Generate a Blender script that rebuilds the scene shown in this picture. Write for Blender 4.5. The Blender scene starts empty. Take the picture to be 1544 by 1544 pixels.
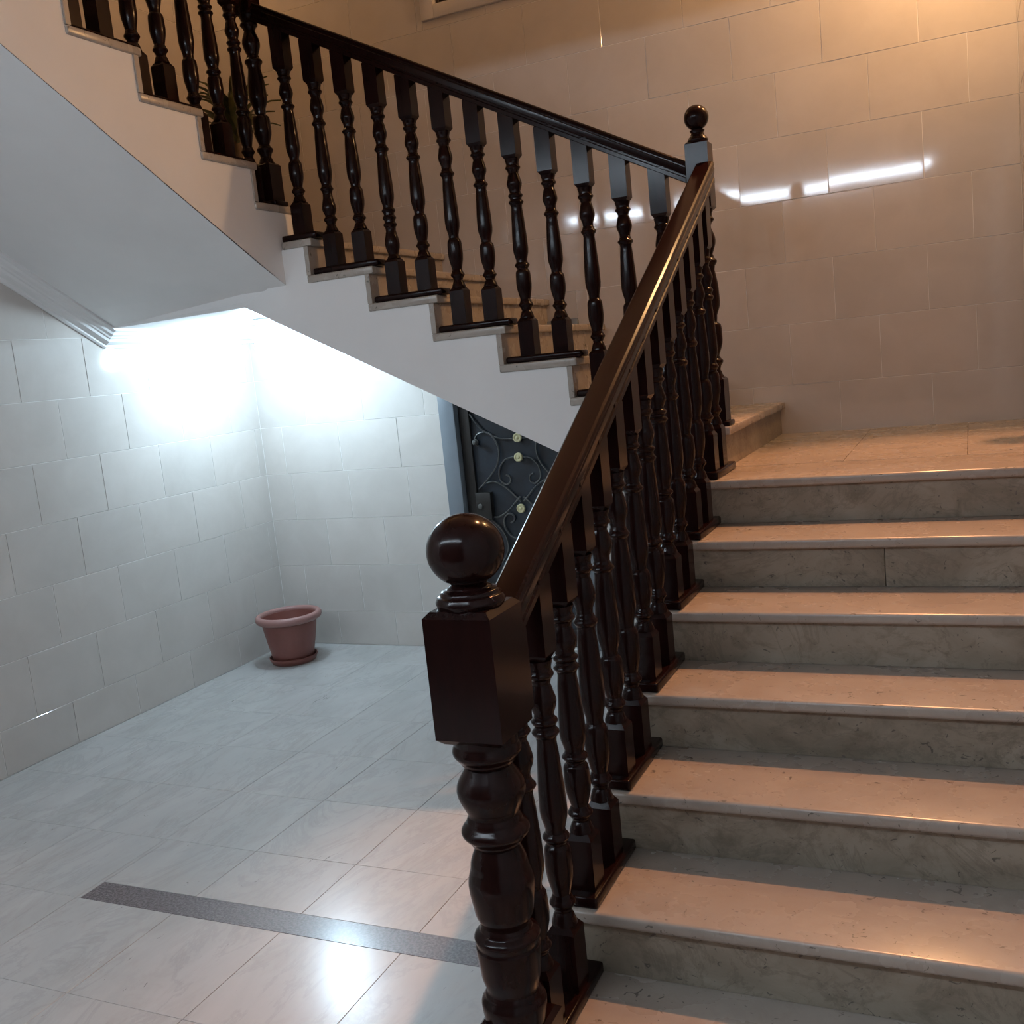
import bpy, bmesh, math, random
from mathutils import Vector, Matrix
random.seed(7)
S = bpy.context.scene
COL = S.collection

# ------------------------------------------------------------------ camera, world, exposure
CAM = Vector((0.904, -2.0995, 1.6864))
cam_d = bpy.data.cameras.new('camera'); cam_d.sensor_width = 36.0; cam_d.sensor_fit = 'HORIZONTAL'
cam_d.lens = 36.0 * 1526.535 / 1544.0
cam_d.clip_start = 0.02
cam = bpy.data.objects.new('camera', cam_d); COL.objects.link(cam)
r = Vector((0.908171, 0.40629, -0.100768)); u = Vector((0.03194, 0.172767, 0.984445)); f = Vector((-0.417379, 0.897263, -0.143925))
M = Matrix(((r.x, u.x, -f.x, CAM.x), (r.y, u.y, -f.y, CAM.y), (r.z, u.z, -f.z, CAM.z), (0, 0, 0, 1)))
cam.matrix_world = M
S.camera = cam
w = bpy.data.worlds.new('world'); S.world = w; w.use_nodes = True
w.node_tree.nodes['Background'].inputs[0].default_value = (0.5, 0.6, 0.7, 1)
w.node_tree.nodes['Background'].inputs[1].default_value = 0.02
vs = S.view_settings
vs.view_transform = 'Standard'; vs.look = 'None'; vs.gamma = 1.0; vs.use_curve_mapping = False
vs.exposure = 0.0
S.cycles.use_denoising = True
S.cycles.max_bounces = 8; S.cycles.diffuse_bounces = 5; S.cycles.glossy_bounces = 4
S.cycles.sample_clamp_indirect = 4.0
E_BULB = 620.0       # cool bulb under the upper landing
E_TUBE = 98.0        # cool batten lights behind the viewer
E_WARM = 600.0      # warm wall lamp over the half landing
E_WARM2 = 130.0     # warm lamp upstairs
E_DOWN = 900.0      # watts of the added warm spot that lights the lower treads

# ------------------------------------------------------------------ dimensions
XW, YB, XR, YF, ZC = -3.307, 3.23, 1.135, -3.2, 5.9
RISE, G1, Z0, OH = 0.165, 0.3126, 0.3646, 0.022
ZL = Z0 + 5 * RISE                      # half landing
X2, G2, R2, YS = 0.3336, 0.3097, 0.1658, 1.908
Z2 = ZL + 7 * R2                        # upper landing
XS3, Y3, G3, R3 = -1.999, 2.4445, 0.319, 0.174
TH = 0.034

# ------------------------------------------------------------------ materials
def mat(name, color, rough=0.5, spec=0.5, metal=0.0, coat=0.0, coat_rough=0.1):
    m = bpy.data.materials.new(name); m.use_nodes = True
    b = m.node_tree.nodes['Principled BSDF']
    b.inputs['Base Color'].default_value = (*color, 1); b.inputs['Roughness'].default_value = rough
    b.inputs['Specular IOR Level'].default_value = spec; b.inputs['Metallic'].default_value = metal
    b.inputs['Coat Weight'].default_value = coat; b.inputs['Coat Roughness'].default_value = coat_rough
    return m, m.node_tree, b
def node(t, typ, **kw):
    n = t.nodes.new(typ)
    for k, v in kw.items():
        if k in n.inputs: n.inputs[k].default_value = v
        else: setattr(n, k, v)
    return n
def ramp(t, stops):
    n = t.nodes.new('ShaderNodeValToRGB'); e = n.color_ramp.elements
    while len(e) < len(stops): e.new(0.5)
    for i, (p, c) in enumerate(stops):
        e[i].position = p; e[i].color = (*c, 1)
    return n
def pos(t, scale=(1, 1, 1)):
    g = node(t, 'ShaderNodeNewGeometry'); mp = node(t, 'ShaderNodeMapping'); mp.inputs['Scale'].default_value = scale
    t.links.new(g.outputs['Position'], mp.inputs['Vector']); return mp.outputs['Vector']
def noise(t, vec, scale, detail=4, rough=0.55, dist=0.0):
    n = node(t, 'ShaderNodeTexNoise', Scale=scale, Detail=detail, Roughness=rough, Distortion=dist)
    t.links.new(vec, n.inputs['Vector']); return n.outputs['Fac']
def mix(t, a, b, fac, mode='MIX'):
    n = t.nodes.new('ShaderNodeMix'); n.data_type = 'RGBA'; n.blend_type = mode
    for s, v in ((n.inputs['Factor'], fac), (n.inputs['A'], a), (n.inputs['B'], b)):
        if isinstance(v, (int, float)): s.default_value = v
        elif isinstance(v, tuple): s.default_value = (*v, 1)
        else: t.links.new(v, s)
    for s in n.inputs:
        if s.type == 'RGBA':
            pass
    return n
def mixc(t, a, b, fac, mode='MIX'):
    n = t.nodes.new('ShaderNodeMix'); n.data_type = 'RGBA'; n.blend_type = mode
    ins = [s for s in n.inputs if s.type == 'RGBA']; fi = n.inputs[0]
    def put(s, v):
        if isinstance(v, (int, float)): s.default_value = v
        elif isinstance(v, tuple): s.default_value = (*v, 1)
        else: t.links.new(v, s)
    put(fi, fac); put(ins[0], a); put(ins[1], b)
    return [o for o in n.outputs if o.type == 'RGBA'][0]
def bump(t, b, h, strength=0.1, dist=0.01):
    n = node(t, 'ShaderNodeBump', Strength=strength, Distance=dist); t.links.new(h, n.inputs['Height']); t.links.new(n.outputs['Normal'], b.inputs['Normal'])

def marble(name, base, vein, rough, cloud, veinamt=0.6, stretch=(1, 1, 1), dirt=None, dirtamt=0.0, speck=0.7, s0=0.665):
    m, t, b = mat(name, base, rough, 0.5)
    v = pos(t, stretch)
    oi = node(t, 'ShaderNodeObjectInfo')
    add = node(t, 'ShaderNodeVectorMath', operation='ADD'); t.links.new(v, add.inputs[0])
    mul = node(t, 'ShaderNodeMath', operation='MULTIPLY'); t.links.new(oi.outputs['Random'], mul.inputs[0]); mul.inputs[1].default_value = 13.0
    t.links.new(mul.outputs[0], add.inputs[1]); v = add.outputs[0]
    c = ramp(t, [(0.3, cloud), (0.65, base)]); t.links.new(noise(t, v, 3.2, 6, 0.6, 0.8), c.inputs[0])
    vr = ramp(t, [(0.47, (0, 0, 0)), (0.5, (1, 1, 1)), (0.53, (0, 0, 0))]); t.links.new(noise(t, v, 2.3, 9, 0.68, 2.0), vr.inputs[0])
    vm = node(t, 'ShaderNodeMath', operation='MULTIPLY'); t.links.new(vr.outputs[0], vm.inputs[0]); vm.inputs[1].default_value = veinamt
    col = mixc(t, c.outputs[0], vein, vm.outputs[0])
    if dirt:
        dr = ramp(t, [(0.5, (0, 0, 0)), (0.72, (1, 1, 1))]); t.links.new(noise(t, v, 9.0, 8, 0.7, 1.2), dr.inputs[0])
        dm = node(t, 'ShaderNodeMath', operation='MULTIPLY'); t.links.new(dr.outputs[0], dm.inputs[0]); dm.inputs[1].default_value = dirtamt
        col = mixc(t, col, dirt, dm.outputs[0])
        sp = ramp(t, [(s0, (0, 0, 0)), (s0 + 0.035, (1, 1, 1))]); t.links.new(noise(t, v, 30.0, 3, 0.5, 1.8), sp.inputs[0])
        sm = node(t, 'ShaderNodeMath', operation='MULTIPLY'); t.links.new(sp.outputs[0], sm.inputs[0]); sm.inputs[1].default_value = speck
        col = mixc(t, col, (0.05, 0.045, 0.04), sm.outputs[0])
    t.links.new(col, b.inputs['Base Color'])
    rr = node(t, 'ShaderNodeMapRange'); t.links.new(noise(t, v, 6.0, 4), rr.inputs[0]); rr.inputs[3].default_value = rough * 0.75; rr.inputs[4].default_value = rough * 1.35
    t.links.new(rr.outputs[0], b.inputs['Roughness'])
    return m

M_FLOOR = marble('floor_marble', (0.47, 0.455, 0.445), (0.33, 0.325, 0.32), 0.22, (0.395, 0.39, 0.38), 0.40, (1.0, 0.36, 1), (0.35, 0.325, 0.30), 0.45, 0.6, 0.735)
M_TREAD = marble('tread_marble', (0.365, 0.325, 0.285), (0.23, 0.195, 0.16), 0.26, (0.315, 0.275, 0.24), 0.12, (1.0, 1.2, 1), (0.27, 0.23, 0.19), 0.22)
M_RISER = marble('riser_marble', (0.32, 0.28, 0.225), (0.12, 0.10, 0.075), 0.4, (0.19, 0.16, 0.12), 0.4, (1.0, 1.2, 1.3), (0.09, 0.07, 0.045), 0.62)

def tile_mat(name, a, b_, rough):
    m, t, b = mat(name, a, rough, 0.5)
    v = pos(t); oi = node(t, 'ShaderNodeObjectInfo')
    c = ramp(t, [(0.32, b_), (0.68, a)]); t.links.new(noise(t, v, 4.0, 5, 0.6, 0.5), c.inputs[0])
    k = ramp(t, [(0.0, (0.965, 0.965, 0.965)), (1.0, (1.03, 1.02, 1.015))]); t.links.new(oi.outputs['Random'], k.inputs[0])
    t.links.new(mixc(t, c.outputs[0], k.outputs[0], 1.0, 'MULTIPLY'), b.inputs['Base Color'])
    bump(t, b, noise(t, v, 5.0, 2, 0.4), 0.10, 0.003)
    return m
M_TILE = tile_mat('wall_tile_ceramic', (0.555, 0.515, 0.48), (0.505, 0.465, 0.43), 0.065)
M_GROUT = mat('grout', (0.74, 0.72, 0.69), 0.6)[0]

def plaster(name, a):
    m, t, b = mat(name, a, 0.6, 0.3); v = pos(t)
    c = ramp(t, [(0.3, tuple(x * 0.94 for x in a)), (0.7, a)]); t.links.new(noise(t, v, 2.5, 4), c.inputs[0]); t.links.new(c.outputs[0], b.inputs['Base Color'])
    bump(t, b, noise(t, v, 60, 3), 0.05, 0.002); return m
M_PLASTER = plaster('white_plaster', (0.78, 0.77, 0.76))
M_DARKFRONT = plaster('dark_unseen_front', (0.06, 0.05, 0.045))  # unseen front wall coloured dark so the varnished wood reflects near black
M_CEIL = plaster('ceiling_paint', (0.72, 0.71, 0.70))

def wood(name, a, b_, rough):
    m, t, b = mat(name, a, rough, 0.15); v = pos(t, (9, 9, 1.2))
    c = ramp(t, [(0.3, a), (0.7, b_)]); t.links.new(noise(t, v, 5.0, 5, 0.6, 1.0), c.inputs[0]); t.links.new(c.outputs[0], b.inputs['Base Color'])
    return m
M_WOOD = wood('dark_varnished_wood', (0.0075, 0.0026, 0.0024), (0.013, 0.0040, 0.0033), 0.17)

def speckle(name, a, b_, rough):
    m, t, b = mat(name, a, rough, 0.5); v = pos(t)
    c = ramp(t, [(0.40, a), (0.56, b_), (0.70, (0.20, 0.18, 0.18))]); t.links.new(noise(t, v, 120, 2, 0.6), c.inputs[0]); t.links.new(c.outputs[0], b.inputs['Base Color']); return m
M_GRANITE = speckle('grey_granite', (0.085, 0.07, 0.074), (0.155, 0.13, 0.138), 0.22)

def patchy(name, a, b_, rough, scale=6, spec=0.5, metal=0.0):
    m, t, b = mat(name, a, rough, spec, metal); v = pos(t)
    c = ramp(t, [(0.35, a), (0.7, b_)]); t.links.new(noise(t, v, scale, 5, 0.6), c.inputs[0]); t.links.new(c.outputs[0], b.inputs['Base Color']); return m
M_TERRA = patchy('terracotta_plastic', (0.165, 0.055, 0.043), (0.195, 0.066, 0.052), 0.42, 5)
M_RIM = patchy('faded_terracotta_rim', (0.27, 0.135, 0.12), (0.30, 0.155, 0.14), 0.42, 5)
M_DOOR = patchy('dark_blue_black_metal', (0.009, 0.011, 0.014), (0.022, 0.029, 0.040), 0.35, 5)
M_DOORBROWN = patchy('dark_brown_metal', (0.010, 0.0085, 0.0075), (0.018, 0.014, 0.011), 0.4, 4)
M_FRAME = patchy('grey_blue_frame_paint', (0.15, 0.165, 0.185), (0.18, 0.195, 0.215), 0.35, 3)
M_IRON = patchy('scroll_iron', (0.06, 0.06, 0.06), (0.11, 0.105, 0.095), 0.3, 8, 0.6, 0.3)
M_GOLD = patchy('aged_gold', (0.46, 0.40, 0.22), (0.60, 0.54, 0.33), 0.45, 60)
M_WHITE = mat('white_painted_frame', (0.62, 0.58, 0.55), 0.45)[0]
M_SHUTTER = patchy('brown_shutter', (0.035, 0.018, 0.014), (0.055, 0.03, 0.022), 0.5, 20)
M_DIM = mat('dim_glass', (0.10, 0.07, 0.06), 0.25)[0]
def leafm():
    m, t, b = mat('green_leaf', (0.05, 0.08, 0.03), 0.4); tc = node(t, 'ShaderNodeTexCoord')
    c = ramp(t, [(0.35, (0.035, 0.052, 0.022)), (0.75, (0.14, 0.13, 0.04))]); v = pos(t)
    t.links.new(noise(t, v, 18, 3), c.inputs[0]); t.links.new(c.outputs[0], b.inputs['Base Color']); return m
M_LEAF = leafm()
M_SOIL = patchy('dark_soil', (0.02, 0.014, 0.01), (0.035, 0.025, 0.018), 0.9, 40)
M_POTDARK = patchy('dark_plant_pot', (0.022, 0.02, 0.022), (0.035, 0.03, 0.03), 0.4, 6)
M_STEM = patchy('brown_stem', (0.09, 0.06, 0.035), (0.14, 0.10, 0.06), 0.8, 20)
M_PLASTIC = mat('white_plastic', (0.75, 0.75, 0.75), 0.4)[0]
def emis(name, color, strength):
    m, t, b = mat(name, (0.8, 0.8, 0.8), 0.4)
    b.inputs['Emission Color'].default_value = (*color, 1); b.inputs['Emission Strength'].default_value = strength; return m
C_COOL = (0.615, 0.835, 1.0); C_TUBE = (0.74, 0.87, 1.0); C_WARM = (1.0, 0.56, 0.24)
M_BULB = emis('lit_cool_bulb', C_COOL, E_BULB)
M_TUBE = emis('lit_cool_diffuser', C_TUBE, E_TUBE)
M_WARM = emis('lit_warm_globe', C_WARM, E_WARM)
M_WARM2 = emis('lit_warm_globe_upstairs', C_WARM, E_WARM2)

# ------------------------------------------------------------------ helpers
def link(name, me, m=None, parent=None, loc=(0, 0, 0), rot=(0, 0, 0)):
    o = bpy.data.objects.new(name, me)
    if m is not None and me is not None and not me.materials: me.materials.append(m)
    COL.objects.link(o); o.parent = parent; o.location = loc; o.rotation_euler = rot
    return o
def done(bm, name, smooth=None):
    me = bpy.data.meshes.new(name)
    bmesh.ops.recalc_face_normals(bm, faces=bm.faces)
    bm.to_mesh(me); bm.free()
    if smooth is not None:
        for p in me.polygons: p.use_smooth = True
        me.set_sharp_from_angle(angle=math.radians(smooth))
    return me
def obj(name, bm, m, parent=None, smooth=None, loc=(0, 0, 0), rot=(0, 0, 0)):
    return link(name, done(bm, name, smooth), m, parent, loc, rot)
def thing(name, label, cat, loc=(0, 0, 0), group=None):
    o = bpy.data.objects.new(name, None); COL.objects.link(o); o.location = loc; o.empty_display_size = 0.1
    o['label'] = label; o['category'] = cat
    if group: o['group'] = group
    return o
def struct(o): o['kind'] = 'structure'; return o
def box(bm, a, b, bev=0.0, seg=1):
    vs_ = [bm.verts.new((x, y, z)) for x in (a[0], b[0]) for y in (a[1], b[1]) for z in (a[2], b[2])]
    fs = [bm.faces.new([vs_[i] for i in q]) for q in ((0, 1, 3, 2), (4, 6, 7, 5), (0, 4, 5, 1), (2, 3, 7, 6), (0, 2, 6, 4), (1, 5, 7, 3))]
    if bev:
        ed = list({e for fc in fs for e in fc.edges})
        bmesh.ops.bevel(bm, geom=ed, offset=bev, segments=seg, profile=0.5, affect='EDGES')
def boxo(name, a, b, m, parent=None, bev=0.0, seg=1, smooth=None):
    bm = bmesh.new(); box(bm, a, b, bev, seg); return obj(name, bm, m, parent, smooth)
def prism(bm, pts, axis, a, b, inset=None):
    """extrude a polygon: axis 'x': pts are (y,z); axis 'y': pts are (x,z); axis 'z': pts are (x,y)"""
    def P(p, t):
        return {'x': (t, p[0], p[1]), 'y': (p[0], t, p[1]), 'z': (p[0], p[1], t)}[axis]
    A = [bm.verts.new(P(p, a)) for p in pts]; B = [bm.verts.new(P(p, b)) for p in pts]
    bm.faces.new(A); bm.faces.new(B[::-1])
    n = len(pts)
    for i in range(n): bm.faces.new((A[i], B[i], B[(i + 1) % n], A[(i + 1) % n]))
def smooth_profile(keys, n=4):
    out = []
    for (z0, r0), (z1, r1) in zip(keys, keys[1:]):
        for i in range(n):
            s = i / n; c = (1 - math.cos(math.pi * s)) / 2
            d = math.sin(math.pi * s / 2) if r1 > r0 else 1 - math.cos(math.pi * s / 2)   # round bulges, crisp necks
            c = 0.3 * c + 0.7 * d
            out.append((z0 + (z1 - z0) * s, r0 + (r1 - r0) * c))
    out.append(keys[-1]); return out
def lathe(bm, prof, cx=0, cy=0, seg=24, cap=True, sx=1.0):
    rings = []
    for z, rr in prof:
        rings.append([bm.verts.new((cx + rr * math.cos(2 * math.pi * i / seg), cy + rr * math.sin(2 * math.pi * i / seg), z)) for i in range(seg)])
    for A, B in zip(rings, rings[1:]):
        for i in range(seg): bm.faces.new((A[i], A[(i + 1) % seg], B[(i + 1) % seg], B[i]))
    if cap: bm.faces.new(rings[0][::-1]); bm.faces.new(rings[-1])
def tube(bm, pts, rad, seg=8):
    pts = [Vector(p) for p in pts]; rings = []
    for i, p in enumerate(pts):
        d = (pts[min(i + 1, len(pts) - 1)] - pts[max(i - 1, 0)]).normalized()
        a = d.orthogonal().normalized() if i == 0 else (prev - d * prev.dot(d)).normalized()
        prev = a; c = d.cross(a); rr = rad[i] if isinstance(rad, (list, tuple)) else rad
        rings.append([bm.verts.new(p + (a * math.cos(2 * math.pi * k / seg) + c * math.sin(2 * math.pi * k / seg)) * rr) for k in range(seg)])
    for A, B in zip(rings, rings[1:]):
        for k in range(seg): bm.faces.new((A[k], A[(k + 1) % seg], B[(k + 1) % seg], B[k]))
    bm.faces.new(rings[0][::-1]); bm.faces.new(rings[-1])
def catmull(pts, n=6):
    P = [Vector(p) for p in pts]; out = []
    for i in range(len(P) - 1):
        p0 = P[max(i - 1, 0)]; p1 = P[i]; p2 = P[i + 1]; p3 = P[min(i + 2, len(P) - 1)]
        for k in range(n):
            s = k / n
            out.append(0.5 * ((2 * p1) + (p2 - p0) * s + (2 * p0 - 5 * p1 + 4 * p2 - p3) * s * s + (3 * p1 - p0 - 3 * p2 + p3) * s ** 3))
    out.append(P[-1]); return out
def sub_rect(rc, hole):
    x0, z0, x1, z1 = rc; a0, b0, a1, b1 = hole
    if x1 <= a0 or x0 >= a1 or z1 <= b0 or z0 >= b1: return [rc]
    out = []
    if x0 < a0: out.append((x0, z0, a0, z1))
    if x1 > a1: out.append((a1, z0, x1, z1))
    m0, m1 = max(x0, a0), min(x1, a1)
    if z0 < b0: out.append((m0, z0, m1, b0))
    if z1 > b1: out.append((m0, b1, m1, z1))
    return out
def cut(rects, holes):
    for h in holes: rects = [q for rc in rects for q in sub_rect(rc, h)]
    return rects

# ------------------------------------------------------------------ walls, floor, ceiling
DOOR = (-1.984, 0.0, -1.056, 1.90)
WIN = (-1.816, 3.612, -0.62, 4.75)
def wall_boxes(name, rects, conv, m):
    bm = bmesh.new()
    for rc in rects: a, b = conv(rc); box(bm, a, b)
    return struct(obj(name, bm, m))
TT = 0.0020
wall_back = wall_boxes('wall_back', cut([(XW - 0.2, -0.1, XR + 0.2, ZC)], [DOOR, WIN]), lambda q: ((q[0], YB + TT, q[1]), (q[2], YB + 0.22, q[3])), M_GROUT)
wall_left = wall_boxes('wall_left', [(YF - 0.2, -0.1, YB + TT, ZC)], lambda q: ((XW - 0.2, q[0], q[1]), (XW - TT, q[2], q[3])), M_GROUT)
wall_right = wall_boxes('wall_right', [(YF - 0.2, -0.1, YB + TT, ZC)], lambda q: ((XR + TT, q[0], q[1]), (XR + 0.2, q[2], q[3])), M_PLASTER)
wall_front = wall_boxes('wall_front', [(XW, -0.1, XR, ZC)], lambda q: ((q[0], YF - 0.2, q[1]), (q[2], YF, q[3])), M_DARKFRONT)
ceiling = struct(boxo('ceiling', (XW - 0.2, YF - 0.2, ZC), (XR + 0.2, YB + 0.2, ZC + 0.15), M_CEIL))
upper_slab = boxo('lobby_soffit', (XW, YF, 3.22), (XR, -0.43, 3.90), M_CEIL, ceiling)

_tiles = {}
def tile_mesh(wd, ht):
    k = (round(wd, 3), round(ht, 3))
    if k not in _tiles:
        bm = bmesh.new(); g = 0.0014; c = 0.0010
        x, z = wd / 2 - g, ht / 2 - g
        def ring(dx, y): return [bm.verts.new(p) for p in ((-x + dx, y, -z + dx), (x - dx, y, -z + dx), (x - dx, y, z - dx), (-x + dx, y, z - dx))]
        A = ring(0, TT * 0.98); B = ring(0, c); D = ring(c, 0)
        for P, Q in ((A, B), (B, D)):
            for i in range(4): bm.faces.new((P[i], P[(i + 1) % 4], Q[(i + 1) % 4], Q[i]))
        bm.faces.new(D); bm.faces.new(A[::-1])
        me = done(bm, 'wall_tile'); me.materials.append(M_TILE); _tiles[k] = me
    return _tiles[k]
ROWS = [0.0, 0.221] + [0.221 + 0.304 * i for i in range(1, 20)]
def tile_wall(parent, span, zmax, phase, place, rotz, holes=(), skip=None):
    """lays running-bond tiles over span (u0,u1); phase(row)->list of joints"""
    for i in range(len(ROWS) - 1):
        z0, z1 = ROWS[i], ROWS[i + 1]
        if z0 >= zmax: break
        js = phase(i)
        for a, b in zip(js, js[1:]):
            for q in cut([(a, z0, b, z1)], holes):
                if q[2] - q[0] < 0.012 or q[3] - q[1] < 0.012: continue
                uc, zc = (q[0] + q[2]) / 2, (q[1] + q[3]) / 2
                if skip and skip(uc, zc): continue
                o = link('wall_tile', tile_mesh(q[2] - q[0], q[3] - q[1]), None, parent, place(uc, zc))
                o.rotation_euler = (random.gauss(0, 0.0022), 0, rotz + random.gauss(0, 0.0022))
def joints(u0, u1, start, step):
    k = math.ceil((u0 - start) / step + 0.03); out = [u0]
    while start + k * step < u1 - 0.012: out.append(start + k * step); k += 1
    out.append(u1); return out
def ph_back(i):
    if i <= 3:
        return joints(XW, XR, -2.888 if i % 2 == 0 else -2.680, 0.43)
    return joints(XW, XR, -0.133 if i % 2 == 0 else 0.070, 0.43)
def skip_back(x, z):   # hidden inside the solid of the half landing
    return x > -0.05 and z < ZL - 0.28
tile_wall(wall_back, (XW, XR), 4.7, ph_back, lambda a, z: (a, YB, z), 0.0, [DOOR, WIN], skip_back)
def ph_left(i): return joints(-0.9, YB, 1.446 if i % 2 == 0 else 1.232, 0.43)
tile_wall(wall_left, (-0.9, YB), 4.7, ph_left, lambda a, z: (XW, a, z), math.pi / 2, (), lambda y, z: y < 0.6 and z > 2.4)
def ph_right(i): return joints(-YB, -1.5, -YB + (0.215 if i % 2 else 0.0), 0.43)
tile_wall(wall_right, (-YB, -1.5), 4.7, ph_right, lambda a, z: (XR, -a, z), -math.pi / 2, (), lambda y, z: z < 1.15)

# floor: 44 cm marble tiles with a cut course and a granite strip
floor = struct(boxo('floor', (XW - 0.1, YF, -0.15), (XR, YB + 0.1, -0.0125), M_GROUT))
_ft = {}
def floor_tile(parent, a, b, m, name='floor_tile', z=0.0, th=0.012, gap=0.0008, tilt=0.0004):
    k = (round(b[0] - a[0], 3), round(b[1] - a[1], 3), m.name, th)
    if k not in _ft:
        bm = bmesh.new(); x, y = k[0] / 2 - gap, k[1] / 2 - gap; c = 0.0007
        L = [[bm.verts.new(p) for p in ((-x + d, -y + d, h), (x - d, -y + d, h), (x - d, y - d, h), (-x + d, y - d, h))] for d, h in ((0, -th), (0, -c), (c, 0))]
        for P, Q in zip(L, L[1:]):
            for i in range(4): bm.faces.new((P[i], P[(i + 1) % 4], Q[(i + 1) % 4], Q[i]))
        bm.faces.new(L[0][::-1]); bm.faces.new(L[-1])
        me = done(bm, name); me.materials.append(m); _ft[k] = me
    return link(name, _ft[k], None, parent, ((a[0] + b[0]) / 2, (a[1] + b[1]) / 2, z), (random.gauss(0, tilt), random.gauss(0, tilt), 0))
XJ = [XW] + [-1.13 + 0.44 * k for k in range(-4, 4)]     # joints running away from the viewer
XJ = [XW] + [x for x in XJ[1:] if x > XW + 0.03 and x < -0.02] + [-0.02]
def course(y0, y1, x0=XW, x1=-0.02):
    xs = [x for x in XJ if x0 + 0.01 < x < x1 - 0.01]
    xs = [x0] + xs + [x1]
    for a, b in zip(xs, xs[1:]): floor_tile(floor, (a, y0), (b, y1), M_FLOOR)
ys_ = [0.672 + 0.44 * k for k in range(0, 6)] + [YB]
for a, b in zip(ys_, ys_[1:]): course(a, b)
course(0.233, 0.672, XW, -1.99)
course(0.345, 0.672, -1.99, -0.02)
floor_tile(floor, (-1.99, 0.233), (-0.02, 0.345), M_GRANITE, 'granite_strip')
for k in range(4): course(0.233 - 0.44 * (k + 1), 0.233 - 0.44 * k)
for k in range(4):                                       # tiles in front of the first step
    y1 = -0.36 - 0.44 * k
    for j in range(3):
        x0 = -0.02 + 0.44 * j; floor_tile(floor, (x0, y1 - 0.44), (min(x0 + 0.44, XR), y1), M_FLOOR)

# cornice mouldings under the upper landing and the upper flight
CPROF = [(0, 0), (0.105, 0), (0.105, -0.012), (0.088, -0.020), (0.080, -0.032), (0.066, -0.040), (0.060, -0.048), (0.052, -0.052), (0.046, -0.066), (0.028, -0.076), (0.018, -0.080), (0.018, -0.090), (0.010, -0.098), (0, -0.098)]
def cornice(name, P0, P1, out0, out1):
    bm = bmesh.new(); R0 = []; R1 = []
    for d, h in CPROF:
        R0.append(bm.verts.new((P0[0] + out0[0] * d, P0[1] + out0[1] * d, P0[2] + h + out0[2] * d)))
        R1.append(bm.verts.new((P1[0] + out1[0] * d, P1[1] + out1[1] * d, P1[2] + h + out1[2] * d)))
    n = len(CPROF)
    for i in range(n): bm.faces.new((R0[i], R0[(i + 1) % n], R1[(i + 1) % n], R1[i]))
    bm.faces.new(R0[::-1]); bm.faces.new(R1)
    return struct(obj(name, bm, M_PLASTER))
ZS = 2.083
cornice('trim_1', (XW, YB, ZS), (XW, 2.02, ZS), (1, -1, 0), (1, 0, 0))
cornice('trim_2', (XW, YB, ZS), (-2.20, YB, ZS), (1, -1, 0), (0, -1, 0))
SL3 = 0.575
cornice('trim_3', (XW, 2.02, ZS), (XW, -0.43, ZS + SL3 * 2.45), (1, 0, 0), (1, 0, 0))

# ------------------------------------------------------------------ staircase
stair = thing('staircase', 'white plastered staircase with marble treads turning along the tiled walls', 'staircase', (0.5, 0, 0))
stair.location = (0, 0, 0)
def slab(name, a, b, m, bev=0.008, seg=3):
    return boxo(name, a, b, m, stair, bev, seg, 40)
X1L = -0.060
# lower flight: steps rise along +Y
for k in range(-1, 5):
    y0 = k * G1; z = Z0 + k * RISE
    slab('tread', (X1L, y0, z - TH), (XR, y0 + G1 + OH + 0.022, z), M_TREAD, 0.010)
slab('tread', (X1L, 5 * G1, ZL - TH), (XR, 1.955, ZL), M_TREAD, 0.010)
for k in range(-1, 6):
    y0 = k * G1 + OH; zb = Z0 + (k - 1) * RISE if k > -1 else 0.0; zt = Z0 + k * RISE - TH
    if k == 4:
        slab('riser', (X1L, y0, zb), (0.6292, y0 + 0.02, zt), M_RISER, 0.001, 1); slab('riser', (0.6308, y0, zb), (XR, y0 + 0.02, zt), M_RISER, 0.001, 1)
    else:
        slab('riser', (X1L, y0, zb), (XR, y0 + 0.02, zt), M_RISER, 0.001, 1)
# half landing paved with marble tiles
for x0, x1 in ((X1L, 0.439), (0.439, 0.878), (0.878, XR)):
    for y0, y1 in ((1.957, 2.40), (2.40, 2.84), (2.84, YB)):
        floor_tile(stair, (x0, y0), (x1, y1), M_TREAD, 'landing_tile', ZL, TH)
bm = bmesh.new()
pts = [(-0.28, 0.0)]
for k in range(-1, 5):
    pts += [(k * G1 + OH + 0.019, Z0 + k * RISE - TH + 0.001), ((k + 1) * G1 + OH + 0.019, Z0 + k * RISE - TH + 0.001)]
pts += [(5 * G1 + OH + 0.019, ZL - TH + 0.001), (YB, ZL - TH + 0.001), (YB, ZL - 0.26), (1.62, ZL - 0.26), (0.1, 0.0)]
prism(bm, pts, 'x', X1L + 0.012, XR)
obj('plaster_body', bm, M_PLASTER, stair)
# middle flight: steps rise along -X
def n2(i): return X2 - i * G2
for i in range(1, 7):
    z = ZL + i * R2
    slab('tread', (n2(i + 1) - OH - 0.024, YS, z - TH), (n2(i), YB, z), M_TREAD, 0.006)
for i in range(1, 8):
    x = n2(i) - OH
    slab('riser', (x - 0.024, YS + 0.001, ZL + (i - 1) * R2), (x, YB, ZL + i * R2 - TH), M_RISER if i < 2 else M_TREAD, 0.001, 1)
slab('tread', (XS3, YS, Z2 - TH), (n2(7), YB, Z2), M_TREAD, 0.006)
for x0, x1 in ((XW, -2.87), (-2.87, -2.43), (-2.43, XS3)):
    for y0, y1 in ((2.10, 2.54), (2.54, 2.98), (2.98, YB)):
        floor_tile(stair, (x0, y0), (x1, y1), M_TREAD, 'landing_tile', Z2, TH)
def sof2(x): return 1.577 + 0.512 * (-1.269 - x)
bm = bmesh.new()
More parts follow.
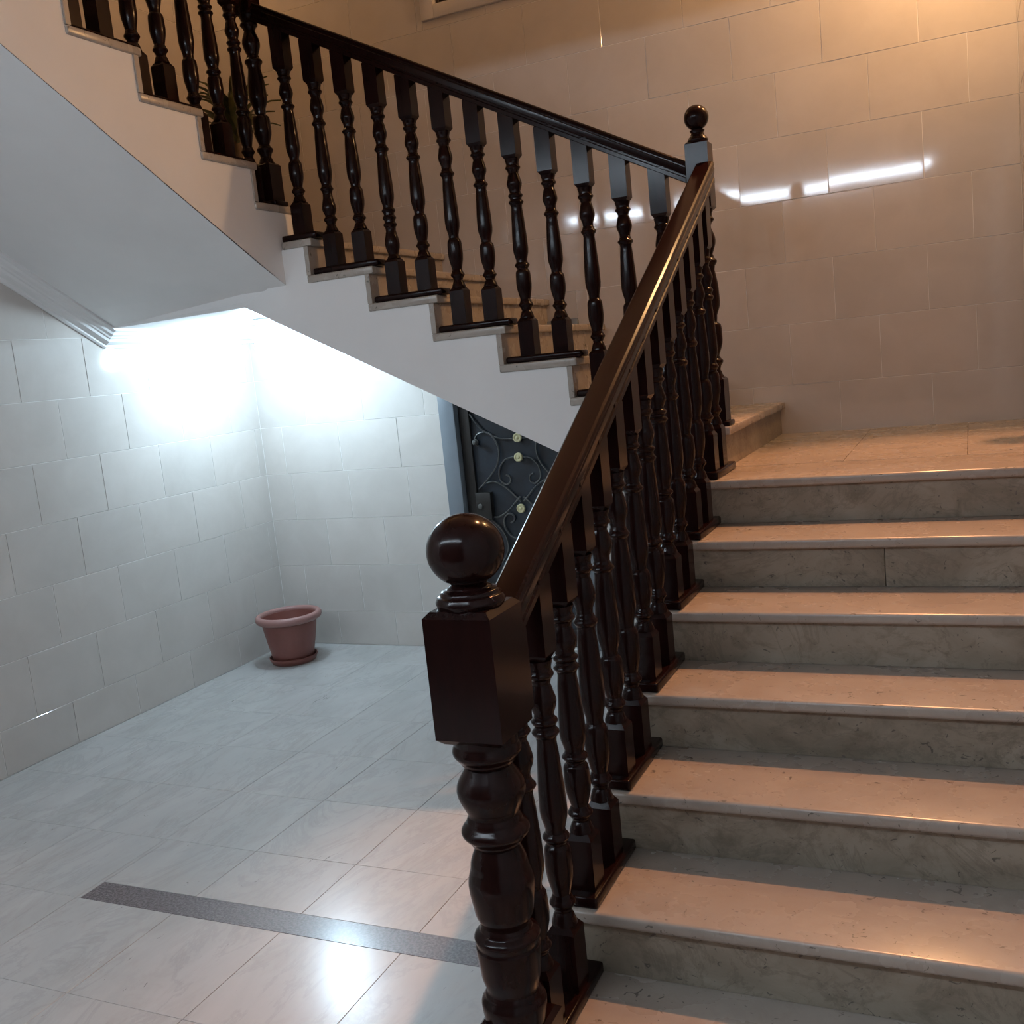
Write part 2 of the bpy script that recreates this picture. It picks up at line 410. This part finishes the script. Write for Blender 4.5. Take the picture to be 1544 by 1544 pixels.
pts = [(n2(1) - OH - 0.02, ZL - 0.26)]
for i in range(1, 7):
    pts += [(n2(i) - OH - 0.02, ZL + i * R2 - TH + 0.001), (n2(i + 1) - OH - 0.02, ZL + i * R2 - TH + 0.001)]
pts += [(n2(7) - OH - 0.02, Z2 - TH + 0.001), (XS3 + 0.02, Z2 - TH + 0.001), (XS3 - 0.012, Z2 - TH + 0.001), (XS3 - 0.012, 2.20), (-2.273, ZS + 0.004), (-0.02, sof2(-0.02)), (-0.02, ZL - 0.26)]
pts = pts[1:-1]
prism(bm, pts, 'y', YS + 0.010, YB)
obj('plaster_body', bm, M_PLASTER, stair)
# upper landing slab (flat soffit)
bm = bmesh.new()
prism(bm, [(XW, 2.02), (-2.273, YS + 0.020), (XS3 - 0.01, YS + 0.030), (XS3 - 0.01, YB), (XW, YB)], 'z', ZS, Z2 - TH)
obj('landing_body', bm, M_PLASTER, stair)
# upper flight: steps rise along -Y, towards the viewer
def n3(j): return Y3 - j * G3
NJ = 8
for j in range(1, NJ + 1):
    z = Z2 + j * R3
    slab('tread', (XW, n3(j + 1) - OH - 0.024 if j < NJ else -0.43, z - TH), (XS3, n3(j), z), M_TREAD, 0.008)
for j in range(1, NJ + 1):
    slab('riser', (XW, n3(j) - OH - 0.024, Z2 + (j - 1) * R3), (XS3 - 0.001, n3(j) - OH, Z2 + j * R3 - TH), M_TREAD, 0.001, 1)
XB = XS3 - 0.010
bm = bmesh.new()
top = [(n3(1) - OH - 0.02, Z2 - TH)]
for j in range(1, NJ + 1):
    ye = n3(j + 1) - OH - 0.02 if j < NJ else -0.43
    top += [(n3(j) - OH - 0.02, Z2 + j * R3 - TH + 0.001), (ye, Z2 + j * R3 - TH + 0.001)]
YE = -0.43
def sofR(y): return 2.155 + 0.540 * (1.908 - y)
def sofL(y): return ZS + SL3 * (2.02 - y)
rt = [bm.verts.new((XB, y, z)) for y, z in top]; lt = [bm.verts.new((XW, y, z)) for y, z in top]
for i in range(len(top) - 1): bm.faces.new((rt[i], rt[i + 1], lt[i + 1], lt[i]))
rc0 = bm.verts.new((XB, n3(1) - OH - 0.02, 2.14)); R0 = bm.verts.new((XB, YS + 0.012, sofR(YS))); R1 = bm.verts.new((XB, YE, sofR(YE)))
L1 = bm.verts.new((XW, YE, sofL(YE))); L0 = bm.verts.new((XW, 2.02, ZS)); K = bm.verts.new((-2.273, YS + 0.010, ZS))
lc0 = bm.verts.new((XW, n3(1) - OH - 0.02, 2.14))
bm.faces.new([rc0] + rt + [R1, R0])
bm.faces.new([lc0, L0, L1] + lt[::-1])
bm.faces.new((rt[-1], lt[-1], L1, R1)); bm.faces.new((rc0, lc0, lt[0], rt[0]))
NS = 14                                                    # soffit: a slightly warped plastered surface
prevA = R0; prevB = L0
bm.faces.new((R0, K, L0))
for s in range(1, NS + 1):
    a = R1 if s == NS else bm.verts.new((XB, YS + (YE - YS) * s / NS, sofR(YS + (YE - YS) * s / NS)))
    b = L1 if s == NS else bm.verts.new((XW, 2.02 + (YE - 2.02) * s / NS, sofL(2.02 + (YE - 2.02) * s / NS)))
    bm.faces.new((prevA, a, b, prevB)); prevA, prevB = a, b
obj('plaster_body', bm, M_PLASTER, stair)

# ------------------------------------------------------------------ turned wood
def block(bm, hw, z0, z1, ch=0.006, slope=None, cz=None):
    """square block; shoulder chamfers; slope=(dx,dy) tilts the top"""
    L = []
    for h, s in ((z0, hw - (ch if z0 > 0.06 else 0)), (z0 + (cz or ch), hw), (z1 - (cz or ch), hw), (z1, hw - ch)):
        L.append([bm.verts.new((sx * s, sy * s, h)) for sx, sy in ((-1, -1), (1, -1), (1, 1), (-1, 1))])
    for P, Q in zip(L, L[1:]):
        for i in range(4): bm.faces.new((P[i], P[(i + 1) % 4], Q[(i + 1) % 4], Q[i]))
    bm.faces.new(L[0][::-1]); bm.faces.new(L[-1])
STD = [(0.150, 0.031), (0.166, 0.026), (0.178, 0.0195), (0.187, 0.023), (0.199, 0.0315), (0.210, 0.025), (0.219, 0.0215), (0.278, 0.033), (0.312, 0.032), (0.326, 0.0305), (0.340, 0.0225), (0.352, 0.0225), (0.400, 0.0325), (0.430, 0.0322), (0.510, 0.0278), (0.566, 0.0232), (0.575, 0.0245), (0.586, 0.0325), (0.597, 0.025), (0.606, 0.0215), (0.618, 0.0225), (0.648, 0.0320), (0.674, 0.0270), (0.692, 0.0215), (0.702, 0.024), (0.713, 0.0325), (0.722, 0.0275), (0.730, 0.0275), (0.745, 0.0315)]
FLASK = [(0.150, 0.031), (0.164, 0.024), (0.176, 0.0195), (0.186, 0.023), (0.197, 0.0315), (0.208, 0.024), (0.214, 0.0225), (0.242, 0.0325), (0.285, 0.0235), (0.303, 0.0215), (0.313, 0.024), (0.322, 0.0305), (0.332, 0.024), (0.340, 0.0225), (0.390, 0.0325), (0.420, 0.0322)] + STD[14:]
TRIPLE = [(0.150, 0.030), (0.166, 0.0225), (0.208, 0.0335), (0.262, 0.0225), (0.276, 0.024), (0.286, 0.031), (0.296, 0.024), (0.304, 0.024), (0.314, 0.031), (0.325, 0.024), (0.333, 0.024), (0.343, 0.031), (0.354, 0.024), (0.362, 0.0235), (0.405, 0.0325), (0.430, 0.0322)] + STD[14:]
RINGED = [k for k in STD[:9]] + [(0.324, 0.0305), (0.334, 0.0235), (0.340, 0.025), (0.350, 0.0325), (0.361, 0.0245), (0.369, 0.0235), (0.410, 0.0330), (0.435, 0.0322)] + STD[14:18] + [(0.596, 0.025), (0.601, 0.025), (0.611, 0.0315), (0.620, 0.024), (0.627, 0.0235), (0.655, 0.0325)] + STD[22:]
_bal = {}
def baluster_mesh(h, kind):
    """h: height of the rail underside above the base plate"""
    k = (round(h, 3), kind)
    if k in _bal: return _bal[k]
    prof = {'std': STD, 'flask': FLASK, 'triple': TRIPLE, 'ringed': RINGED}[kind]
    base = 0.150 + (h - 0.93) * 0.15; top = h - 0.175
    def mp(z): return base + (z - 0.150) / 0.595 * (top - base)
    bm = bmesh.new()
    block(bm, 0.0335, -0.002, base, 0.010, None, 0.015)
    lathe(bm, smooth_profile([(mp(z) , rr) for z, rr in prof], 3), seg=20)
    block(bm, 0.0335, top, h + 0.030, 0.010, None, 0.015)
    me = done(bm, 'baluster', 29); me.materials.append(M_WOOD); _bal[k] = me
    return me
RP = [(-0.033, -0.086), (0.033, -0.086), (0.0350, -0.083), (0.0350, -0.068), (0.0315, -0.064), (0.0315, -0.057), (0.0345, -0.052), (0.0360, -0.043), (0.0368, -0.030), (0.0345, -0.026), (0.0345, -0.022), (0.0368, -0.018), (0.035, -0.007), (0.029, -0.0015), (0.016, 0.0)]
RP = RP + [(-x, y) for x, y in RP[::-1] if (x, y) not in ((0.033, -0.086),)][:-1]
def handrail(parent, P0, P1, lateral):
    bm = bmesh.new(); R = []
    for P in (P0, P1): R.append([bm.verts.new((P[0] + lateral[0] * a, P[1] + lateral[1] * a, P[2] + b)) for a, b in RP])
    n = len(RP)
    for i in range(n): bm.faces.new((R[0][i], R[0][(i + 1) % n], R[1][(i + 1) % n], R[1][i]))
    bm.faces.new(R[0][::-1]); bm.faces.new(R[1])
    return obj('handrail', bm, M_WOOD, parent, 22)
PT = 0.030

# lower balustrade ------------------------------------------------------------
XB1 = -0.006
def rail1(y): return 1.334 + 0.5417 * y
bal1 = thing('balustrade', 'dark wooden balustrade climbing the lower flight from the big front newel', 'balustrade', (XB1, -0.29, 0))
def child(name, me, parent, loc):
    o = link(name, me, None, parent, (loc[0] - parent.location.x, loc[1] - parent.location.y, loc[2] - parent.location.z)); return o
def local(o, parent): o.location = (-parent.location.x, -parent.location.y, -parent.location.z); return o
local(handrail(bal1, (XB1, -0.296, rail1(-0.296)), (XB1, 1.925, rail1(1.925)), (1, 0)), bal1)
for k in range(-1, 6):
    y0 = k * G1; z = Z0 + k * RISE
    ya = max(y0 + 0.013, -0.288); yb = y0 + G1 + OH - 0.001 if k < 5 else 1.905
    local(boxo('base_plate', (XB1 - 0.044, ya, z), (XB1 + 0.046, yb, z + PT), M_WOOD, bal1, 0.007, 3, 40), bal1)
    for q, off in enumerate((0.075, 0.229)):
        y = y0 + off
        if k == 5 and q == 1: y = y0 + 0.215
        h = rail1(y) - 0.086 - z - PT
        child('baluster', baluster_mesh(round(h, 2), 'std' if (k + q) % 3 else 'ringed'), bal1, (XB1, y, z + PT))
# middle balustrade -----------------------------------------------------------
YB2 = 1.968
def rail2(x): return 2.4 + 0.532 * (-0.09 - x)
bal2 = thing('balustrade', 'dark wooden balustrade on the middle flight in front of the tiled back wall', 'balustrade', (-0.1, YB2, ZL))
local(handrail(bal2, (-0.085, YB2, rail2(-0.085)), (-2.025, YB2, rail2(-2.025)), (0, 1)), bal2)
KIND2 = {(2, 0): 'std', (2, 1): 'std', (3, 1): 'ringed', (5, 1): 'triple', (6, 1): 'flask', (6, 0): 'std', (5, 0): 'std'}
for i in range(1, 8):
    x0 = n2(i); z = ZL + i * R2
    xa = n2(i + 1) - OH + 0.004 if i < 7 else XS3 - 0.005
    if i > 1:
        local(boxo('base_plate', (xa, YB2 - 0.048, z), (x0 + 0.022, YB2 + 0.044, z + PT), M_WOOD, bal2, 0.010, 3, 40), bal2)
    else:
        local(boxo('base_plate', (xa, YB2 - 0.048, z), (-0.085, YB2 + 0.044, z + PT), M_WOOD, bal2, 0.008, 3, 40), bal2)
    for q, off in enumerate((0.073, 0.227)):
        if i == 7 and q == 1: continue
        if i == 1 and q == 0: continue
        x = x0 - off
        h = rail2(x) - 0.086 - z - PT
        child('baluster', baluster_mesh(round(h, 2), KIND2.get((i, q), 'std')), bal2, (x, YB2, z + PT))
# upper balustrade ------------------------------------------------------------
XB3 = XS3 - 0.056
def rail3(y): return Z2 + (Y3 - y) / G3 * R3 + 0.955
bal3 = thing('balustrade', 'dark wooden balustrade of the upper flight at the top left, its rail cut off', 'balustrade', (XB3, 1.9, Z2))
local(handrail(bal3, (XB3, 1.925, rail3(1.925)), (XB3, -0.1, rail3(-0.1)), (1, 0)), bal3)
for j in range(1, NJ + 1):
    y0 = n3(j); z = Z2 + j * R3
    if j == 1: local(boxo('base_plate', (XB3 - 0.044, n3(2) - OH + 0.002, z), (XB3 + 0.046, 1.908, z + 0.012), M_WOOD, bal3, 0.006, 2, 40), bal3)
    else: local(boxo('base_plate', (XB3 - 0.044, n3(j + 1) - OH + 0.002 if j < NJ else -0.4, z), (XB3 + 0.046, y0 - 0.012, z + 0.012), M_WOOD, bal3, 0.006, 2, 40), bal3)
    for q, off in enumerate((0.148, 0.300)):
        y = y0 - off
        if j == 1 and q == 0: continue
        h = rail3(y) - 0.086 - z - 0.012
        child('baluster', baluster_mesh(round(h, 2), 'std' if (j + q) % 2 else 'ringed'), bal3, (XB3, y, z + 0.012))

# newel posts -----------------------------------------------------------------
def ball_prof(zc, rr, z_from, n=14):
    out = []
    t0 = math.asin(max(-1, (z_from - zc) / rr))
    for i in range(n + 1):
        t = t0 + (math.pi / 2 - t0) * i / n
        out.append((zc + rr * math.sin(t), max(rr * math.cos(t), 0.0008)))
    return out
nw1 = thing('newel_post', 'large dark newel post with a ball top standing in the foreground', 'newel post', (-0.012, -0.365, 0))
bm = bmesh.new(); block(bm, 0.0735, 0.0, 0.33, 0.010); obj('base_block', bm, M_WOOD, nw1, 30)
bm = bmesh.new()
lathe(bm, smooth_profile([(0.318, 0.060), (0.338, 0.0655), (0.375, 0.0690), (0.392, 0.060), (0.404, 0.0545), (0.449, 0.0640), (0.500, 0.0682), (0.507, 0.0655), (0.523, 0.0692), (0.538, 0.055), (0.549, 0.0500), (0.584, 0.0625), (0.638, 0.0688), (0.675, 0.0606), (0.721, 0.0460), (0.733, 0.055), (0.755, 0.0710), (0.775, 0.058), (0.790, 0.0520), (0.844, 0.0712), (0.893, 0.0470), (0.906, 0.058), (0.926, 0.0710), (0.942, 0.066), (0.960, 0.0660)], 5), seg=48)
obj('turned_shaft', bm, M_WOOD, nw1, 50)
bm = bmesh.new(); block(bm, 0.0735, 0.955, 1.226, 0.012); obj('square_block', bm, M_WOOD, nw1, 30)
bm = bmesh.new()
lathe(bm, smooth_profile([(1.222, 0.062), (1.228, 0.067), (1.236, 0.0700), (1.246, 0.066), (1.250, 0.060), (1.256, 0.058), (1.262, 0.044), (1.270, 0.0355), (1.277, 0.040)], 4) + [(z, r_ * 1.062) for z, r_ in ball_prof(1.336, 0.0730, 1.279, 20)], seg=48)
obj('ball_finial', bm, M_WOOD, nw1, 50)
def small_newel(label, loc):
    n = thing('newel_post', label, 'newel post', loc)
    bm = bmesh.new(); block(bm, 0.044, 0.020, 0.196, 0.010); obj('base_block', bm, M_WOOD, n, 30)
    boxo('base_plate', (-0.052, -0.052, 0.0), (0.058, 0.052, 0.022), M_WOOD, n, 0.006, 3, 40)
    bm = bmesh.new()
    lathe(bm, smooth_profile([(0.190, 0.040), (0.208, 0.032), (0.226, 0.0245), (0.240, 0.028), (0.259, 0.0385), (0.272, 0.029), (0.281, 0.0240), (0.344, 0.0415), (0.385, 0.0410), (0.400, 0.0390), (0.416, 0.0250), (0.440, 0.027), (0.489, 0.0415), (0.540, 0.040), (0.618, 0.0290), (0.632, 0.031), (0.650, 0.0410), (0.665, 0.030), (0.678, 0.0260), (0.730, 0.0410), (0.784, 0.0245), (0.797, 0.030), (0.810, 0.0405), (0.822, 0.034), (0.832, 0.034), (0.856, 0.041)], 4), seg=28)
    obj('turned_shaft', bm, M_WOOD, n, 50)
    bm = bmesh.new(); block(bm, 0.044, 0.849, 1.106, 0.008); obj('square_block', bm, M_WOOD, n, 30)
    bm = bmesh.new()
    lathe(bm, smooth_profile([(1.103, 0.036), (1.112, 0.040), (1.120, 0.036), (1.130, 0.027), (1.140, 0.0245), (1.150, 0.029)], 4) + ball_prof(1.197, 0.0475, 1.152, 16), seg=32)
    obj('ball_finial', bm, M_WOOD, n, 50)
    return n
small_newel('smaller dark newel post with ball finial at the turn above the half landing', (-0.035, YB2, ZL + R2))
small_newel('thick dark turned post at the upper corner, its top cut off', (XB3, 1.955, Z2 + R3))

# ------------------------------------------------------------------ door, window
door = struct(thing('door_1', 'dark', 'door', ((DOOR[0] + DOOR[2]) / 2, YB, 0)))
del door['label']; del door['category']
DX = door.location.x
def dobj(o): o.location = (-DX, -YB, 0); return o
for x0, x1 in ((DOOR[0], -1.882), (-1.158, DOOR[2])):
    dobj(boxo('door_frame', (x0, YB - 0.012, 0), (x1, YB + 0.10, DOOR[3]), M_FRAME, door, 0.006, 2, 40))
dobj(boxo('door_frame', (-1.882, YB - 0.012, 1.80), (-1.158, YB + 0.10, DOOR[3]), M_FRAME, door, 0.006, 2, 40))
dobj(boxo('door_leaf', (-1.882, YB + 0.060, 0.004), (-1.158, YB + 0.10, 1.80), M_DOOR, door, 0.003))
for x0, x1 in ((-1.880, -1.812), (-1.228, -1.160)):
    dobj(boxo('door_stile', (x0, YB + 0.036, 0.006), (x1, YB + 0.07, 1.795), M_DOORBROWN, door, 0.005, 2, 40))
for z0, z1 in ((0.006, 0.11), (1.70, 1.795)):
    dobj(boxo('door_rail', (-1.81, YB + 0.038, z0), (-1.23, YB + 0.07, z1), M_DOORBROWN, door, 0.005, 2, 40))
XC = -1.522
SCR = [
    [(-1.810, 1.420), (-1.769, 1.358), (-1.723, 1.310), (-1.660, 1.275), (-1.611, 1.261), (-1.546, 1.257)],
    [(-1.770, 1.225), (-1.795, 1.255), (-1.765, 1.300), (-1.699, 1.301), (-1.655, 1.245), (-1.641, 1.183), (-1.662, 1.108), (-1.722, 1.034), (-1.798, 0.967)],
    [(-1.530, 1.150), (-1.558, 1.148), (-1.609, 1.135), (-1.648, 1.084), (-1.651, 1.023), (-1.617, 0.990), (-1.586, 1.004), (-1.587, 1.035), (-1.610, 1.048)],
    [(-1.742, 1.004), (-1.691, 1.009), (-1.650, 0.992), (-1.604, 0.959), (-1.566, 0.919), (-1.532, 0.887)]]
def scroll(pts):
    bm = bmesh.new(); tube(bm, catmull([(x, YB + 0.046, z) for x, z in pts], 6), 0.0058, 6)
    dobj(obj('iron_scroll', bm, M_IRON, door, 60))
for c in SCR:
    scroll(c); scroll([(2 * XC - x, z) for x, z in c])
for c in SCR[1:]:                                   # the pattern repeats lower down, behind the balustrade
    cc = [(x, 0.90 - (z - 0.90) * 0.95) for x, z in c]
    scroll(cc); scroll([(2 * XC - x, z) for x, z in cc])
for x, z in ((-1.511, 1.262), (-1.516, 1.148), (-1.532, 0.845), (-1.524, 0.55)):
    bm = bmesh.new()
    lathe(bm, [(0, 0.027), (0.008, 0.027), (0.012, 0.023), (0.012, 0.019), (0.009, 0.017), (0.009, 0.010), (0.013, 0.007), (0.014, 0.003)], seg=24)
    bmesh.ops.rotate(bm, verts=bm.verts, cent=(0, 0, 0), matrix=Matrix.Rotation(math.pi / 2, 3, 'X'))
    bmesh.ops.translate(bm, verts=bm.verts, vec=(x, YB + 0.042, z))
    dobj(obj('gold_rosette', bm, M_GOLD, door, 30))
bm = bmesh.new()
lathe(bm, [(0, 0.018), (0.006, 0.018), (0.012, 0.012), (0.022, 0.016), (0.03, 0.012), (0.033, 0.004)], seg=20)
bmesh.ops.rotate(bm, verts=bm.verts, cent=(0, 0, 0), matrix=Matrix.Rotation(math.pi / 2, 3, 'X'))
bmesh.ops.translate(bm, verts=bm.verts, vec=(-1.781, YB + 0.036, 1.252))
dobj(obj('door_knob', bm, M_IRON, door, 40))
dobj(boxo('lock_case', (-1.815, YB + 0.018, 0.79), (-1.715, YB + 0.064, 0.950), M_DOORBROWN, door, 0.006, 2, 40))
bm = bmesh.new(); lathe(bm, [(0, 0.016), (0.006, 0.016), (0.009, 0.011), (0.009, 0.004)], seg=16)
bmesh.ops.rotate(bm, verts=bm.verts, cent=(0, 0, 0), matrix=Matrix.Rotation(math.pi / 2, 3, 'X')); bmesh.ops.translate(bm, verts=bm.verts, vec=(-1.785, YB + 0.018, 0.868))
lc = bpy.data.objects['lock_case']; o = obj('keyhole_cover', bm, M_IRON, lc, 40)

win = struct(link('window_1', None)); win.location = (WIN[0], YB, WIN[1])
def wobj(o): o.location = (-WIN[0], -YB, -WIN[1]); return o
FW = 0.082
for a, b in (((WIN[0], WIN[1]), (WIN[0] + FW, WIN[3])), ((WIN[2] - FW, WIN[1]), (WIN[2], WIN[3])), ((WIN[0] + FW, WIN[1]), (WIN[2] - FW, WIN[1] + 0.072)), ((WIN[0] + FW, WIN[3] - FW), (WIN[2] - FW, WIN[3]))):
    wobj(boxo('window_frame', (a[0], YB - 0.018, a[1]), (b[0], YB + 0.12, b[1]), M_WHITE, win, 0.004, 2, 40))
wobj(boxo('window_pane', (WIN[0] + FW, YB + 0.09, WIN[1] + 0.072), (WIN[2] - FW, YB + 0.10, WIN[3] - FW), M_DIM, win))
x = WIN[0] + FW + 0.002
while x < WIN[2] - FW - 0.03:
    wobj(boxo('window_slat', (x, YB + 0.02, WIN[1] + 0.072), (x + 0.022, YB + 0.05, WIN[3] - FW), M_SHUTTER, win, 0.003)); x += 0.046

# ------------------------------------------------------------------ flower pot
pot = thing('flower_pot', 'empty terracotta coloured flower pot standing in the corner of the floor', 'pot', (-3.0, 2.865, 0))
bm = bmesh.new()
lathe(bm, [(0.012, 0.003), (0.012, 0.118), (0.016, 0.124), (0.05, 0.130), (0.12, 0.145), (0.20, 0.160), (0.272, 0.172), (0.285, 0.172), (0.285, 0.165), (0.20, 0.153), (0.05, 0.122), (0.045, 0.003)], seg=48, cap=True)
obj('pot_body', bm, M_TERRA, pot, 50)
bm = bmesh.new()
RPR = [(0.262, 0.171), (0.262, 0.188), (0.268, 0.198), (0.280, 0.203), (0.294, 0.203), (0.304, 0.198), (0.309, 0.190), (0.309, 0.178), (0.303, 0.169), (0.29, 0.166), (0.262, 0.171)]
lathe(bm, RPR, seg=56, cap=False); o = obj('pot_rim', bm, M_RIM, pot, 60); o['label'] = 'paler rolled rim of the pot'
bm = bmesh.new()
lathe(bm, [(0.0, 0.003), (0.0, 0.128), (0.006, 0.136), (0.036, 0.150), (0.040, 0.150), (0.041, 0.145), (0.038, 0.143), (0.012, 0.128), (0.010, 0.003)], seg=48)
obj('saucer', bm, M_TERRA, pot, 40)

# ------------------------------------------------------------------ plant on the upper landing
plant = thing('potted_plant', 'green spiky leaved plant behind the top left balusters on the upper landing', 'plant', (-2.62, 2.50, Z2))
bm = bmesh.new()
lathe(bm, [(0.0, 0.003), (0.0, 0.095), (0.02, 0.10), (0.22, 0.135), (0.25, 0.14), (0.26, 0.146), (0.285, 0.146), (0.285, 0.134), (0.24, 0.128), (0.235, 0.003)], seg=32)
obj('plant_pot', bm, M_POTDARK, plant, 40)
bm = bmesh.new(); lathe(bm, [(0.23, 0.003), (0.23, 0.127), (0.25, 0.126), (0.258, 0.06), (0.26, 0.003)], seg=24); obj('soil', bm, M_SOIL, plant, 40)
bm = bmesh.new(); tube(bm, catmull([(0, 0, 0.24), (0.01, 0, 0.40), (-0.01, 0.01, 0.58), (0, 0, 0.80)], 4), 0.020, 8); obj('stem', bm, M_STEM, plant, 60)
rnd = random.Random(3)
for i in range(44):
    a = i * 2.399 + rnd.uniform(-0.2, 0.2); el = rnd.uniform(0.95, 1.48) if i > 8 else rnd.uniform(0.6, 0.95)
    L = rnd.uniform(0.20, 0.32); wd = rnd.uniform(0.018, 0.027)
    bm = bmesh.new(); n = 7; rows_ = []
    dirh = Vector((math.cos(a), math.sin(a), 0)); side = Vector((-math.sin(a), math.cos(a), 0))
    for k in range(n + 1):
        s = k / n; e = el - 0.4 * s * s
        p = dirh * (L * s * math.cos(e)) + Vector((0, 0, L * s * math.sin(e) + 0.64 + 0.12 * (i / 44)))
        ww = wd * (0.55 + 1.2 * s) * (1 - s ** 2.2) + 0.0007
        up = Vector((0, 0, 0.004))
        rows_.append([bm.verts.new(p - side * ww + up), bm.verts.new(p - up * 0.6), bm.verts.new(p + side * ww + up), bm.verts.new(p + up * 0.4)])
    for A, B in zip(rows_, rows_[1:]):
        for k in range(4): bm.faces.new((A[k], A[(k + 1) % 4], B[(k + 1) % 4], B[k]))
    bm.faces.new(rows_[0][::-1]); bm.faces.new(rows_[-1])
    obj('leaf', bm, M_LEAF, plant, 40)

# ------------------------------------------------------------------ lamps
lamp = thing('ceiling_lamp', 'bare cool white bulb glowing under the upper landing by the corner', 'lamp', (-2.735, 2.63, ZS))
bm = bmesh.new(); lathe(bm, [(0.0, 0.003), (0.0, 0.045), (-0.012, 0.045), (-0.02, 0.028), (-0.065, 0.024), (-0.068, 0.003)], seg=24); obj('lamp_holder', bm, M_PLASTIC, lamp, 40)
bm = bmesh.new(); lathe(bm, [(-0.066, 0.018)] + smooth_profile([(-0.070, 0.019), (-0.095, 0.022), (-0.135, 0.042)], 3) + [(-0.150, 0.044), (-0.165, 0.040), (-0.177, 0.030), (-0.184, 0.015), (-0.186, 0.003)], seg=20)
obj('bulb', bm, M_BULB, lamp, 60)
for n, xc in enumerate((-2.58, -1.32, -0.06)):
    t = thing('batten_light', ('white batten light on the lobby ceiling nearest the left wall', 'middle white batten light of the row on the lobby ceiling', 'white batten light on the lobby ceiling nearest the right wall')[n], 'lamp', (xc, -2.45, 3.22), 'batten lights in a row')
    boxo('light_body', (-0.62, -0.045, -0.030), (0.62, 0.045, 0.0), M_PLASTIC, t, 0.005, 2, 40)
    boxo('diffuser', (-0.60, -0.026, -0.066), (0.60, 0.026, -0.030), M_TUBE, t, 0.010, 3, 40)
def sconce(label, loc, m, side=1):
    t = thing('wall_lamp', label, 'lamp', loc)
    bm = bmesh.new(); lathe(bm, [(0.0, 0.003), (0.0, 0.05), (0.015, 0.05), (0.022, 0.02), (0.10, 0.018), (0.10, 0.003)], seg=20)
    bmesh.ops.rotate(bm, verts=bm.verts, cent=(0, 0, 0), matrix=Matrix.Rotation(-side * math.pi / 2, 3, 'Y')); obj('bracket', bm, M_GOLD, t, 40)
    bm = bmesh.new(); bmesh.ops.create_icosphere(bm, subdivisions=2, radius=0.06); bmesh.ops.translate(bm, verts=bm.verts, vec=(-side * 0.155, 0, 0)); obj('globe', bm, m, t, 60)
sconce('warm globe wall lamp high over the half landing on the right wall', (XR, 2.72, 3.80), M_WARM)
sconce('warm globe wall lamp high upstairs on the left wall', (XW, 2.55, 4.75), M_WARM2, -1)
dl = thing('added_spotlight', 'added unseen warm spot lamp lighting the lower flight from the stairwell ceiling', 'lamp', (0.92, 3.02, ZC))  # invented fixture, put in to throw warm light on the lower treads
AIM = Vector((0.80, 0.95, 0.7)) - Vector((0.92, 3.02, ZC - 0.14)); AIM.normalize()
bm = bmesh.new(); lathe(bm, [(0.0, 0.003), (0.0, 0.055), (-0.014, 0.055), (-0.02, 0.014), (-0.10, 0.014), (-0.10, 0.003)], seg=24); obj('added_spot_mount', bm, M_PLASTIC, dl, 40)
bm = bmesh.new(); lathe(bm, [(-0.06, 0.003), (-0.06, 0.035), (-0.03, 0.05), (0.085, 0.06), (0.085, 0.054), (0.01, 0.045), (0.0, 0.003)], seg=28)
o = obj('added_spot_shade', bm, M_PLASTIC, dl, 40); o.rotation_mode = 'QUATERNION'; o.rotation_quaternion = AIM.to_track_quat('Z', 'Y'); o.location = (0, 0, -0.14)
ld = bpy.data.lights.new('added_spot', 'SPOT'); ld.energy = E_DOWN; ld.color = (1.0, 0.43, 0.19); ld.spot_size = math.radians(44); ld.spot_blend = 0.6; ld.shadow_soft_size = 0.035
lo = bpy.data.objects.new('added_spot', ld); COL.objects.link(lo); lo.parent = dl; lo.location = Vector((0, 0, -0.14)) + AIM * 0.10
lo.rotation_mode = 'QUATERNION'; lo.rotation_quaternion = AIM.to_track_quat('-Z', 'Y')
